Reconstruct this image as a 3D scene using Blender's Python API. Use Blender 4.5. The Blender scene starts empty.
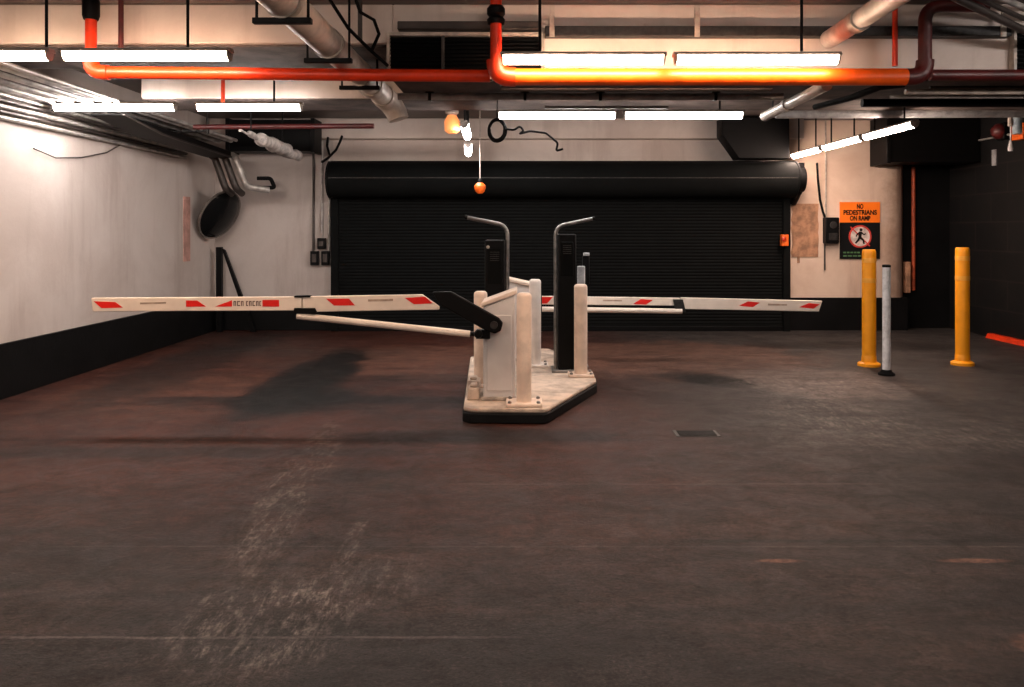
import bpy, bmesh, math, random
from mathutils import Vector, Matrix
random.seed(7)
SC = bpy.context.scene
COL = SC.collection
F, CX, HY, CAMH = 800.0, 524.0, 231.0, 1.55


def PX(px, Y): return (px - CX) * Y / F
def PZ(py, Y): return CAMH + (HY - py) * Y / F
def P(px, py, Y): return Vector((PX(px, Y), Y, PZ(py, Y)))


def lin(c):
    return tuple(((v / 255) / 12.92 if v / 255 <= .04045 else ((v / 255 + .055) / 1.055) ** 2.4) for v in c) + (1.0,)


# ------------------------------------------------------------------ materials
class NT:
    def __init__(s, name):
        s.m = bpy.data.materials.new(name); s.m.use_nodes = True
        s.t = s.m.node_tree; s.n = s.t.nodes; s.l = s.t.links
        s.b = s.n['Principled BSDF']
        s.co = s.n.new('ShaderNodeTexCoord').outputs['Object']

    def val(s, x, sock):
        if hasattr(x, 'links') or isinstance(x, bpy.types.NodeSocket): s.l.new(x, sock)
        else: sock.default_value = x

    def mapping(s, scale=(1, 1, 1), loc=(0, 0, 0), src=None):
        k = s.n.new('ShaderNodeMapping'); s.l.new(src or s.co, k.inputs[0])
        k.inputs['Scale'].default_value = scale; k.inputs['Location'].default_value = loc
        return k.outputs[0]

    def noise(s, scale, detail=6, rough=.6, vec=None, dist=0):
        k = s.n.new('ShaderNodeTexNoise'); s.l.new(vec or s.co, k.inputs['Vector'])
        k.inputs['Scale'].default_value = scale; k.inputs['Detail'].default_value = detail
        k.inputs['Roughness'].default_value = rough; k.inputs['Distortion'].default_value = dist
        return k.outputs['Fac']

    def ramp(s, x, lo, hi, a=0.0, b=1.0):
        k = s.n.new('ShaderNodeMapRange'); s.l.new(x, k.inputs[0])
        for i, v in enumerate((lo, hi, a, b)): k.inputs[i + 1].default_value = v
        k.interpolation_type = 'SMOOTHSTEP'
        return k.outputs[0]

    def math(s, op, a, b=0.0):
        k = s.n.new('ShaderNodeMath'); k.operation = op
        s.val(a, k.inputs[0]); s.val(b, k.inputs[1]); return k.outputs[0]

    def mix(s, f, a, b, blend='MIX'):
        k = s.n.new('ShaderNodeMix'); k.data_type = 'RGBA'; k.blend_type = blend
        s.val(f, k.inputs[0]); s.val(a, k.inputs[6]); s.val(b, k.inputs[7]); return k.outputs[2]

    def xyz(s):
        k = s.n.new('ShaderNodeSeparateXYZ'); s.l.new(s.co, k.inputs[0]); return k.outputs

    def bump(s, h, strength=.3, dist=.01):
        k = s.n.new('ShaderNodeBump'); s.l.new(h, k.inputs['Height'])
        k.inputs['Strength'].default_value = strength; k.inputs['Distance'].default_value = dist
        s.l.new(k.outputs[0], s.b.inputs['Normal'])


def simple(name, c, rough=.6, metal=0.0, var=.25, scale=9, bump=0.0):
    k = NT(name)
    dark = lin(tuple(v * (1 - var) for v in c))
    f = k.ramp(k.noise(scale), .35, .65)
    k.val(k.mix(f, dark, lin(c)), k.b.inputs['Base Color'])
    k.b.inputs['Roughness'].default_value = rough; k.b.inputs['Metallic'].default_value = metal
    if bump: k.bump(k.noise(scale * 8), bump)
    if max(c) < 30: k.b.inputs['Specular IOR Level'].default_value = .12
    return k.m


def emitter(name, c, e, base=(230, 225, 220)):
    k = NT(name); k.b.inputs['Base Color'].default_value = lin(base)
    k.b.inputs['Emission Color'].default_value = c; k.b.inputs['Emission Strength'].default_value = e
    k.b.inputs['Roughness'].default_value = .4
    return k.m


def plaster(name, c, c2, grime):
    k = NT(name)
    big = k.ramp(k.noise(.9, 8, .65, dist=.4), .35, .7)
    streak = k.ramp(k.noise(2.2, 6, .6, k.mapping((1, 1, .12))), .52, .72)
    spots = k.ramp(k.noise(9, 5, .7), .66, .74)
    col = k.mix(big, lin(c), lin(c2))
    col = k.mix(k.math('MULTIPLY', streak, .35), col, lin(grime))
    col = k.mix(k.math('MULTIPLY', spots, .35), col, lin(grime))
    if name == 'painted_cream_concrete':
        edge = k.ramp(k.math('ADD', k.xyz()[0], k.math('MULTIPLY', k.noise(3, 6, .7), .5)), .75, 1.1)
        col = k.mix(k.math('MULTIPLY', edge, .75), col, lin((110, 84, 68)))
    k.val(col, k.b.inputs['Base Color']); k.b.inputs['Roughness'].default_value = .55
    k.bump(k.noise(30, 8, .7), .25, .01)
    return k.m


M = {}
M['wall'] = plaster('painted_white_concrete', (194, 184, 178), (178, 166, 159), (134, 114, 104))
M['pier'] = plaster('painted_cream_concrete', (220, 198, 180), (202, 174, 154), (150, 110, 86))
M['beam'] = plaster('painted_beam_concrete', (204, 190, 180), (186, 170, 160), (136, 110, 96))
M['ceiling'] = plaster('bare_ceiling_concrete', (96, 84, 78), (78, 68, 64), (54, 46, 42))
M['soffit_shade'] = simple('beam_underside_shade', (92, 78, 72), .85, 0, .35, 4, .3)  # darkened tone carrying the shade under the beams
M['black_paint'] = simple('black_wall_paint', (15, 15, 16), .6, 0, .35, 3, .2)
M['shutter'] = simple('black_shutter_steel', (10, 12, 12), .8, 0, .25, 4)
M['black'] = simple('black_powder_coat', (12, 12, 13), .5, .1, .2)
M['rubber'] = simple('black_rubber', (17, 17, 18), .8)
M['grey_metal'] = simple('galvanised_steel', (150, 148, 146), .35, .8, .2, 14)
M['grey_pipe'] = simple('grey_painted_pipe', (176, 178, 180), .45, .2, .2)
M['white_pipe'] = simple('white_plastic_pipe', (205, 194, 184), .45, 0, .2, 5)
M['lagging'] = simple('white_foil_lagging', (205, 196, 190), .45, 0, .3, 11, .4)
M['conduit'] = simple('pale_conduit', (188, 182, 176), .4, .4, .25, 6)
M['dark_conduit'] = simple('dark_conduit', (74, 66, 62), .45, .4, .25, 6)
M['red_pipe'] = simple('red_enamel_pipe', (226, 56, 14), .4, 0, .12, 6)
M['red_pipe_lit'] = simple('red_enamel_pipe_lit', (244, 92, 16), .4, 0, .1, 6)  # red enamel shifted to orange, painting in the glow of the lamps
M['dark_red'] = simple('dull_red_pipe', (84, 22, 20), .45, 0, .25, 6)
M['orange'] = simple('orange_plastic', (240, 104, 24), .45, 0, .1)
M['yellow'] = simple('yellow_bollard_plastic', (255, 164, 18), .42, 0, .04, 5)
M['yellow_band'] = simple('reflective_yellow_band', (255, 178, 70), .3, 0, .05)
M['white_post'] = simple('white_reflective_post', (232, 230, 230), .4, 0, .12, 18)
M['bollard'] = simple('cream_bollard_paint', (236, 214, 196), .5, 0, .1, 6)
M['white_bollard'] = simple('white_bollard_paint', (232, 222, 214), .5, 0, .08, 6)
M['cabinet'] = simple('light_grey_cabinet', (216, 212, 210), .4, .05, .06, 3)
M['cabinet_lid'] = simple('cream_cabinet_lid', (226, 206, 190), .4, 0, .08, 3)
M['arm'] = simple('white_arm_aluminium', (236, 222, 208), .4, 0, .06, 4)
M['arm_red'] = simple('red_reflective_tape', (226, 28, 18), .4, 0, .06)
M['smudge'] = simple('worn_grey_print', (196, 172, 152), .6)
M['worn_ink'] = simple('worn_print', (112, 84, 76), .6)
M['ink'] = simple('black_print', (28, 24, 24), .5)
M['sign_orange'] = simple('orange_sign_face', (246, 120, 20), .45, 0, .06, 3)
M['sign_black'] = simple('black_sign_face', (22, 23, 24), .45, 0, .1)
M['sign_white'] = simple('white_sign_print', (226, 212, 204), .5)
M['sign_red'] = simple('red_sign_print', (206, 60, 50), .5)
M['sign_green'] = simple('green_sign_print', (86, 128, 84), .5)
M['dull_rim'] = simple('dull_rim', (110, 102, 96), .6)
M['rust'] = simple('rusty_plate', (190, 142, 110), .7, 0, .3, 6, .3)
M['island'] = simple('island_concrete', (206, 186, 168), .75, 0, .25, 5, .3)
M['kerb'] = simple('black_kerb_paint', (24, 24, 25), .6, 0, .3, 5, .2)
M['lamp_body'] = simple('lamp_batten_enamel', (168, 158, 150), .5)
M['glass_dark'] = simple('dark_mirror_face', (22, 23, 24), .15, .2, .1)
M['pale'] = simple('pale_rim', (190, 178, 166), .5)
M['blue_pale'] = simple('pale_blue_sleeve', (158, 178, 188), .6)
M['steel_dark'] = simple('dark_iron', (58, 56, 55), .5, .6, .3, 20)
WARM = (1.0, .68, .47, 1); COOL = (1.0, .91, .86, 1)
M['tube_warm'] = emitter('lit_tube_warm', WARM, 17)
M['tube_cool'] = emitter('lit_tube_cool', COOL, 17)
M['tube_wall'] = emitter('lit_tube_wall', COOL, 25)
M['tube_back'] = emitter('lit_tube_back', (1.0, .74, .6, 1), 26)
M['tube_added'] = emitter('lit_tube_added', (1.0, .82, .71, 1), 19)  # tubes of the added lamps out of view
M['tube_orange'] = emitter('lit_orange_glass', (1.0, .36, .12, 1), .16, (230, 120, 60))
M['lens_red'] = simple('red_orange_lens', (230, 60, 24), .35)

# asphalt floor with stains, scuffs and joints, plus lamp glare painted in
k = NT('worn_asphalt_floor')
X, Y, Z = k.xyz()
fine = k.noise(55, 8, .75); mid = k.noise(3.0, 8, .7, dist=.6)
streaky = k.noise(1.2, 8, .68, k.mapping((.35, 1.6, 1)), .5)
big = k.noise(.45, 5, .6)
grain = k.noise(70, 4, .85)
col = k.mix(k.ramp(mid, .32, .68), lin((27, 24, 24)), lin((43, 39, 39)))
col = k.mix(k.math('MULTIPLY', k.ramp(streaky, .44, .64), .8), col, lin((58, 45, 40)))
redz = k.math('MULTIPLY', k.ramp(Y, 2.9, 5.2), k.ramp(X, 2.6, .2))
redz = k.math('MULTIPLY', redz, k.ramp(big, .25, .55))
col = k.mix(k.math('MULTIPLY', redz, .85), col, lin((66, 28, 16)))
gz = k.math('MULTIPLY', k.ramp(k.math('ADD', X, k.math('MULTIPLY', big, 1.5)), 1.0, 3.2), k.ramp(Y, 5.4, 6.2))
col = k.mix(k.math('MULTIPLY', gz, .7), col, lin((55, 53, 52)))  # lamp sheen on the right put in as a grey tone
col = k.mix(k.math('MULTIPLY', k.ramp(fine, .42, .7), .6), col, lin((13, 11, 11)))
col = k.mix(k.math('MULTIPLY', k.ramp(grain, .5, .7), .6), col, lin((88, 76, 70)))
warp = k.math('ADD', k.math('MULTIPLY', k.math('SUBTRACT', k.noise(2.4, 9, .72), .5), 3.2), k.math('MULTIPLY', k.math('SUBTRACT', streaky, .5), 1.5))


def blob(cx, cy, rx, ry, shear=0.0, soft=.55):
    dx = k.math('SUBTRACT', k.math('SUBTRACT', X, cx), k.math('MULTIPLY', k.math('SUBTRACT', Y, cy), shear))
    a = k.math('POWER', k.math('ABSOLUTE', k.math('DIVIDE', dx, rx)), 2.0)
    b = k.math('POWER', k.math('ABSOLUTE', k.math('DIVIDE', k.math('SUBTRACT', Y, cy), ry)), 2.0)
    d = k.math('ADD', k.math('ADD', a, b), warp)
    return k.ramp(d, 1 + soft, 1 - soft)


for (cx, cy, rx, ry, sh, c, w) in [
    (-.8, 9.5, 1.7, 1.3, 0, (92, 62, 50), .6), (1.7, 9.8, 1.8, 1.4, 0, (92, 64, 52), .6), (3.0, 8.2, .9, .8, 0, (98, 86, 80), .7), (-3.2, 7.6, 1.2, 1.0, 0, (80, 50, 38), .5),  # pale patches paint back-floor glare and the receding lamps' pool of light
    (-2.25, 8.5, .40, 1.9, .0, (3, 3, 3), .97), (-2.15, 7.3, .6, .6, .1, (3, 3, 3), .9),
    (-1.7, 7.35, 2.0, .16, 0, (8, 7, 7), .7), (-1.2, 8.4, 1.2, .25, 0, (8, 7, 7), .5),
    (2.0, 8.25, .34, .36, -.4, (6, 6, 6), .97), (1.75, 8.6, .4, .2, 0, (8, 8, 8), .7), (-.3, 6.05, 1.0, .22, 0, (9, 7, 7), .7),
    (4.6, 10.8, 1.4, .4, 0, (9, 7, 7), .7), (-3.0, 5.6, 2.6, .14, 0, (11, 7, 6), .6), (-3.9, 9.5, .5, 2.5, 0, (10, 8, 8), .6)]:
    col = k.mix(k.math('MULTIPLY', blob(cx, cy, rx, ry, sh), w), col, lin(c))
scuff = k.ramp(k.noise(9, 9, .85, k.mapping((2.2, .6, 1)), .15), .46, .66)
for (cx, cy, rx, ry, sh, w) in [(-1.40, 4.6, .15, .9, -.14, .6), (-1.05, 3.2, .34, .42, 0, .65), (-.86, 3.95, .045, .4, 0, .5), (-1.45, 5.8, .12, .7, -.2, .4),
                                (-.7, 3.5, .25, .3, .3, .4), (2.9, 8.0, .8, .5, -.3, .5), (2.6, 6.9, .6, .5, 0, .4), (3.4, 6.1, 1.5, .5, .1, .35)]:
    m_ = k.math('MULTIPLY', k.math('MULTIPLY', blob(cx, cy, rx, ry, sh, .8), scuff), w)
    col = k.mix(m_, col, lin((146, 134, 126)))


def joint(y0, w, x0, x1, amt, c):
    global col
    a = k.ramp(k.math('ABSOLUTE', k.math('SUBTRACT', k.math('ADD', Y, k.math('MULTIPLY', warp, .01)), y0)), w, w * .4)
    b = k.math('MULTIPLY', k.ramp(X, x0, x0 + .4), k.ramp(X, x1, x1 - .4))
    col = k.mix(k.math('MULTIPLY', k.math('MULTIPLY', a, b), amt), col, lin(c))


joint(3.05, .012, -2.2, 0.1, .55, (104, 96, 92)); joint(3.93, .012, -2.6, 3.0, .35, (92, 84, 80))
joint(4.0, .03, .6, 3.0, .75, (9, 8, 8)); joint(5.93, .035, -4.5, 1.2, .6, (10, 7, 6)); joint(6.97, .03, -3.4, -.5, .55, (9, 7, 6))
joint(4.9, .014, -.6, 2.4, .4, (92, 82, 76))
for (cx, cy, rx, ry) in [(1.2, 3.76, .10, .022), (2.12, 3.76, .15, .022), (1.95, 3.0, .10, .08)]:
    col = k.mix(k.math('MULTIPLY', blob(cx, cy, rx, ry, 0, .8), k.math('MULTIPLY', fine, .8)), col, lin((150, 104, 84)))
speck = k.noise(34, 6, .85); patchy = k.noise(5, 7, .75, k.mapping((.5, 1.3, 1)))
gain = k.math('MULTIPLY', k.ramp(speck, .34, .66, .45, 1.6), k.ramp(patchy, .36, .64, .6, 1.4))
gc = k.n.new('ShaderNodeCombineColor')
for i_ in range(3): k.l.new(gain, gc.inputs[i_])
col = k.mix(1.0, col, gc.outputs[0], 'MULTIPLY')
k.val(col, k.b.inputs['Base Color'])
k.val(k.ramp(mid, .3, .7, .42, .66), k.b.inputs['Roughness'])
k.bump(k.math('ADD', fine, k.math('MULTIPLY', mid, .6)), .7, .02)
k.b.inputs['Specular IOR Level'].default_value = .26
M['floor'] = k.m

# dark block wall
k = NT('black_block_wall')
br = k.n.new('ShaderNodeTexBrick')
mp = k.n.new('ShaderNodeCombineXYZ'); x_, y_, z_ = k.xyz(); k.l.new(y_, mp.inputs[0]); k.l.new(z_, mp.inputs[1])
k.l.new(mp.outputs[0], br.inputs['Vector'])
br.inputs['Color1'].default_value = lin((14, 14, 15)); br.inputs['Color2'].default_value = lin((18, 18, 18)); br.inputs['Mortar'].default_value = lin((30, 26, 25))
br.inputs['Scale'].default_value = 1; br.inputs['Brick Width'].default_value = .8; br.inputs['Row Height'].default_value = .42; br.inputs['Mortar Size'].default_value = .012
k.val(k.mix(k.math('MULTIPLY', k.ramp(k.noise(3, 6, .7), .45, .7), .4), br.outputs['Color'], lin((27, 25, 24))), k.b.inputs['Base Color'])
k.b.inputs['Roughness'].default_value = .6; k.bump(br.outputs['Fac'], -.4, .01); k.b.inputs['Specular IOR Level'].default_value = .18
M['block'] = k.m


# ------------------------------------------------------------------ geometry
class G:
    """collects shapes in world coordinates, links them as ONE mesh object"""
    def __init__(s): s.bm = bmesh.new()

    def box(s, x0, x1, y0, y1, z0, z1):
        v = [s.bm.verts.new(p) for p in [(x0, y0, z0), (x1, y0, z0), (x1, y1, z0), (x0, y1, z0), (x0, y0, z1), (x1, y0, z1), (x1, y1, z1), (x0, y1, z1)]]
        for f in [(0, 3, 2, 1), (4, 5, 6, 7), (0, 1, 5, 4), (1, 2, 6, 5), (2, 3, 7, 6), (3, 0, 4, 7)]:
            s.bm.faces.new([v[i] for i in f])
        return s

    def prism(s, pts, d):
        """extrude the planar polygon pts (3D) by vector d"""
        d = Vector(d); a = [s.bm.verts.new(p) for p in pts]; b = [s.bm.verts.new(Vector(p) + d) for p in pts]
        n = len(pts); s.bm.faces.new(a); s.bm.faces.new(b[::-1])
        for i in range(n): s.bm.faces.new([a[i], b[i], b[(i + 1) % n], a[(i + 1) % n]])
        return s

    def tube(s, path, r, seg=14, cap=True):
        path = [Vector(p) for p in path]; n = len(path); rings = []
        rr = r if isinstance(r, (list, tuple)) else [r] * n
        up = None
        for i, p in enumerate(path):
            t = ((path[min(i + 1, n - 1)] - path[max(i - 1, 0)])).normalized()
            if up is None:
                up = t.orthogonal().normalized()
            else:
                up = (up - t * up.dot(t)).normalized()
            w = t.cross(up)
            rings.append([s.bm.verts.new(p + (up * math.cos(a) + w * math.sin(a)) * rr[i]) for a in [2 * math.pi * j / seg for j in range(seg)]])
        for i in range(n - 1):
            for j in range(seg):
                s.bm.faces.new([rings[i][j], rings[i][(j + 1) % seg], rings[i + 1][(j + 1) % seg], rings[i + 1][j]])
        if cap:
            s.bm.faces.new(rings[0][::-1]); s.bm.faces.new(rings[-1])
        return s

    def cyl(s, p0, p1, r, seg=16): return s.tube([p0, p1], r, seg)

    def lathe(s, prof, c, axis=(0, 0, 1), seg=28):
        """prof = [(radius, height)]; closed ends"""
        ax = Vector(axis).normalized(); u = ax.orthogonal().normalized(); w = ax.cross(u); c = Vector(c); rings = []
        for r, h in prof:
            rings.append([s.bm.verts.new(c + ax * h + (u * math.cos(a) + w * math.sin(a)) * max(r, .0005)) for a in [2 * math.pi * j / seg for j in range(seg)]])
        for i in range(len(rings) - 1):
            for j in range(seg):
                s.bm.faces.new([rings[i][j], rings[i][(j + 1) % seg], rings[i + 1][(j + 1) % seg], rings[i + 1][j]])
        s.bm.faces.new(rings[0][::-1]); s.bm.faces.new(rings[-1])
        return s

    def build(s, name, mat, parent=None, bevel=0.0):
        bmesh.ops.recalc_face_normals(s.bm, faces=s.bm.faces)
        me = bpy.data.meshes.new(name)
        if parent is not None:
            org = Vector(parent['_o'])
        else:
            vs = [v.co for v in s.bm.verts]
            org = Vector(((min(v.x for v in vs) + max(v.x for v in vs)) / 2, (min(v.y for v in vs) + max(v.y for v in vs)) / 2, min(v.z for v in vs)))
        bmesh.ops.translate(s.bm, verts=s.bm.verts, vec=-org)
        s.bm.to_mesh(me); s.bm.free()
        me.polygons.foreach_set('use_smooth', [True] * len(me.polygons)); me.set_sharp_from_angle(angle=math.radians(38))
        o = bpy.data.objects.new(name, me); COL.objects.link(o)
        me.materials.append(M[mat] if isinstance(mat, str) else mat)
        if parent is not None:
            o.parent = parent
        else:
            o.location = org
        o['_o'] = list(org)
        if bevel:
            b = o.modifiers.new('bevel', 'BEVEL'); b.width = bevel; b.segments = 2; b.limit_method = 'ANGLE'
        return o


def arc(p0, p1, p2, r, n=7):
    """fillet corner p1 between p0 and p2"""
    p0, p1, p2 = Vector(p0), Vector(p1), Vector(p2)
    a = (p0 - p1).normalized(); b = (p2 - p1).normalized()
    s, e = p1 + a * r, p1 + b * r
    return [s.lerp(p1, t).lerp(p1.lerp(e, t), t) for t in [i / n for i in range(n + 1)]]


def bent(pts, r):
    out = [Vector(pts[0])]
    for i in range(1, len(pts) - 1): out += arc(pts[i - 1], pts[i], pts[i + 1], r)
    return out + [Vector(pts[-1])]


def tag(o, label, cat, group=None):
    o['label'] = label; o['category'] = cat
    if group: o['group'] = group
    return o


def thing(name, loc, label, cat, group=None):
    o = bpy.data.objects.new(name, None); COL.objects.link(o); o.location = loc; o['_o'] = list(loc)
    o.empty_display_size = .1
    return tag(o, label, cat, group)


def struct(o):
    o['kind'] = 'structure'; return o


# ------------------------------------------------------------------ setting
XL, XR, YB, YN, ZC = -4.83, 6.8, 12.5, -5.0, 3.28
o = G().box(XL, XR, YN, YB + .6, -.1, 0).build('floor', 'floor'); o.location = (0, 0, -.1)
for v in o.data.vertices: v.co += Vector(((XL + XR) / 2, (YN + YB + .6) / 2, 0))
struct(o)
struct(G().box(XL - .2, XR + .2, YN, YB + .6, ZC, ZC + .2).build('ceiling', 'ceiling'))
struct(G().box(XL - .2, XL, YN, YB + .6, 0, ZC).build('wall_left', 'wall'))
struct(G().box(XR, XR + .2, YN, YB + .6, 0, ZC).build('wall_right', 'block'))
struct(G().box(XL, XR, YN - .2, YN, 0, ZC).build('wall_near', 'ceiling'))
DL, DR, DT = -2.98, 4.11, 2.3
struct(G().box(XL, DL, YB, YB + .3, 0, ZC).build('wall_back', 'wall'))
struct(G().box(DL, DR, YB, YB + .3, DT, ZC).build('wall_lintel', 'beam'))
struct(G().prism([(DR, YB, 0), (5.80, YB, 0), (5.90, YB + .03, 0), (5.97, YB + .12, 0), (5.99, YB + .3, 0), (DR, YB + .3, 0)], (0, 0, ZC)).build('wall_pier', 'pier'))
struct(G().box(5.99, XR, YB + .28, YB + .5, 0, ZC).build('wall_recess', 'black_paint'))
# black dado / kerbs
struct(G().box(XL, XL + .035, YN, YB, 0, .51).build('baseboard_left', 'black_paint', bevel=.006))
struct(G().box(XL + .035, DL - .03, YB - .03, YB, 0, .51).build('baseboard_back', 'black_paint', bevel=.006))
struct(G().prism([(DR + .03, YB - .03, 0), (5.98, YB - .03, 0), (6.02, YB + .2, 0), (DR + .03, YB, 0)], (0, 0, .51)).build('baseboard_pier', 'black_paint'))
# beams
struct(G().box(XL, -1.0, 6.1, 7.0, 2.98, ZC).box(-1.0, XR, 6.1, 7.0, 2.71, ZC).build('trim_front_beam', 'beam', bevel=.01))
struct(G().box(-3.95, XR, 8.25, 9.0, 2.92, ZC).build('trim_rear_beam', 'beam', bevel=.01))
struct(G().box(XL, 4.3, 12.28, YB, 2.97, ZC).build('trim_back_ledge', 'beam', bevel=.01))

struct(G().box(-1.0, XR, 6.115, 6.99, 2.695, 2.71).build('trim_front_shade', 'soffit_shade'))  # thin dark slabs added under the beams to imitate their shade
struct(G().box(XL, -1.01, 6.14, 6.99, 2.965, 2.98).build('trim_left_shade', 'soffit_shade'))
struct(G().box(-3.94, XR, 8.27, 8.99, 2.905, 2.92).build('trim_rear_shade', 'soffit_shade'))
# roller shutter
door = bpy.data.objects.new('door_1', None); COL.objects.link(door); door.location = (.56, 12.4, 0); door['_o'] = [.56, 12.4, 0]
struct(door)
g = G(); prof = []
n = 44; pitch = 2.2 / n
for i in range(n):
    z = i * pitch
    prof += [(12.396, z), (12.3905, z + pitch * .15), (12.389, z + pitch * .5), (12.3905, z + pitch * .85)]
prof += [(12.45, 2.2), (12.45, 0)]
g.prism([(DL + .06, y, z) for y, z in prof], (DR - DL - .12, 0, 0)); g.build('shutter_curtain', 'shutter', door)
G().box(DL + .04, DR - .04, 12.37, 12.46, 0, .07).build('bottom_bar', 'black', door, .008)
for x0 in (DL, DR - .11):
    g = G(); g.box(x0, x0 + .11, 12.33, 12.5, 0, 2.06); g.build('guide_rail', 'shutter', door, .006)
g = G(); seg = 16
half = [(12.5, 2.62), (12.2, 2.62)] + [(12.2 - .26 * math.sin(math.pi * i / seg), 2.33 + .27 * math.cos(math.pi * i / seg)) for i in range(seg + 1)] + [(12.37, 2.06), (12.37, 2.02), (12.5, 2.02)]
g.prism([(DL + .03, y, z) for y, z in half], (DR - DL - .02, 0, 0)); g.build('barrel_housing', 'shutter', door)
G().box(DL + .06, DR - .02, 11.935, 11.945, 2.34, 2.350).build('housing_highlight', 'steel_dark', door)  # lighter strip drawing the highlight line along the housing
G().cyl((DR + .04, 12.17, 2.34), (DR + .13, 12.17, 2.34), .2, 20).box(DR + .04, DR + .12, 12.06, 12.5, 2.3, 2.58).cyl((DR + .08, 12.2, 2.16), (DR + .08, 12.46, 2.0), .06).build('drive_motor', 'black', door)
for x in (DL + .025, DR + .02):
    G().lathe([(.285, 0), (.285, .02)], (x - .012, 12.2, 2.33), (1, 0, 0), 24).build('end_plate', 'black', door)


# ------------------------------------------------------------------ strip lamps
def lamp(x0, x1, y, z, mat, label, group, rods=(.2, .8), along='x', y1=None, top=ZC - .002):
    g0 = thing('strip_lamp', ((x0 + x1) / 2, y if along == 'x' else (y + y1) / 2, z), label, 'lamp', group)
    if along == 'x':
        a, b = Vector((x0, y, z)), Vector((x1, y, z))
    else:
        a, b = Vector((x0, y, z)), Vector((x1, y1, z))
    d = (b - a).normalized(); w = Vector((0, 0, 1)).cross(d).normalized(); u = Vector((0, 0, 1))
    hx = G().prism([a + w * .05 + u * .03, a - w * .05 + u * .03, a - w * .03 + u * .055, a + w * .03 + u * .055], b - a); hx.build('batten', 'lamp_body', g0)
    g = G()
    prof = [a + d * .025 + w * .047 * math.cos(t) - u * .06 * math.sin(t) + u * .03 for t in [math.pi * i / 8 for i in range(9)]]
    g.prism(prof, (b - a) - d * .05); g.build('tube', mat, g0)
    for p, q in ((a + d * .012, a + d * .024), (b - d * .024, b - d * .012)):
        prof = [p + w * .049 * math.cos(t) - u * .062 * math.sin(t) + u * .031 for t in [math.pi * i / 8 for i in range(9)]]
        G().prism(prof, q - p).build('end_cap', 'lamp_body', g0)
    if rods:
        L = (b - a).length
        for t in rods:
            p = a + d * L * t + u * .065
            G().cyl(p, (p.x, p.y, top), .011, 8).build('hanger_rod', 'black', g0)
    return g0


gA = 'front row of ceiling strip lamps'; gB = 'second row of ceiling strip lamps'; gC = 'strip lamps running back by the right pier'
lamp(-4.6, PX(52, 5.62), 5.62, 2.775, 'tube_warm', 'lit strip lamp cut off by the left picture edge, in the front row', gA, rods=(.97,))
lamp(PX(62, 5.62), PX(232, 5.62), 5.62, 2.775, 'tube_warm', 'lit warm strip lamp right above the left end of the red sprinkler pipe', gA, rods=(.74,))
lamp(PX(500, 5.6), PX(666, 5.6), 5.6, 2.745, 'tube_warm', 'lit warm strip lamp over the thick red pipe, next to its vertical riser', gA, rods=(.24,))
lamp(PX(673, 5.6), PX(840, 5.6), 5.6, 2.745, 'tube_warm', 'lit warm strip lamp over the right end of the glowing red pipe', gA, rods=(.77,))
lamp(PX(53, 8.0), PX(177, 8.0), 8.0, 2.78, 'tube_wall', 'lit strip lamp nearest the white left wall, under the conduits', gB, rods=())
lamp(PX(196, 8.0), PX(303, 8.0), 8.0, 2.78, 'tube_cool', 'lit strip lamp in front of the grey rear beam, left of the big pipe', gB, rods=(.73,))
lamp(PX(497, 8.1), PX(617, 8.1), 8.1, 2.715, 'tube_cool', 'lit strip lamp above the hanging coil of black cable', gB, rods=())
lamp(PX(623, 8.1), PX(744, 8.1), 8.1, 2.715, 'tube_cool', 'lit strip lamp above the right half of the black shutter', gB, rods=(.8,))
yy = [8.5, 9.72, 9.78, 11.0, 11.06, 12.2]
for i, (lb, m_) in enumerate([('lit strip lamp of the receding row, nearest one, before the black wall', 'tube_back'),
                              ('lit strip lamp of the receding row, middle of the three above the sign', 'tube_back'),
                              ('lit strip lamp of the receding row, farthest one beside the shutter motor', 'tube_back')]):
    lamp(4.16 - .02 * i, 4.15 - .02 * i, yy[2 * i], 2.68, m_, lb, gC, along='y', y1=yy[2 * i + 1])
lamp(-.655, -.70, 8.72, 2.70, 'tube_cool', 'lit strip lamp seen end-on at mid ceiling, longer bright streak', 'end-on strip lamps at mid ceiling', along='y', y1=9.9)
lamp(-.70, -.78, 10.0, 2.62, 'tube_cool', 'lit strip lamp seen end-on, continuing the bright streak toward the shutter', 'end-on strip lamps at mid ceiling', along='y', y1=11.2)
# unseen strip lamps added above and behind the camera to light the foreground
for lx, ly in ((-2.9, 2.6), (.8, 2.6), (4.4, 4.0), (-2.9, -1.2), (.8, -1.2), (4.2, -1.2)):
    lamp(lx - .6, lx + .6, ly, 2.79, 'tube_wall' if ly == 4.0 else 'tube_added', 'added strip lamp out of the picture, lighting the foreground', 'added strip lamps outside the picture')
# security lamp
t = thing('security_lamp', P(454, 118, 9.2), 'small pale security lamp with glowing orange glass left of the end-on strip lamps', 'lamp')
c = P(452, 110, 9.2)
G().lathe([(.03, .10), (.075, .08), (.075, -.04), (.05, -.06)], c, (0, 0, 1), 18).build('lamp_body', 'pale', t)
G().lathe([(.05, -.06), (.09, -.13), (.085, -.24), (.05, -.27)], c, (0, 0, 1), 18).build('lamp_glass', 'tube_orange', t)
G().cyl(c + Vector((0, 0, .1)), (c.x, c.y, ZC-.002), .015, 8).build('stem', 'black', t)

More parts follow.
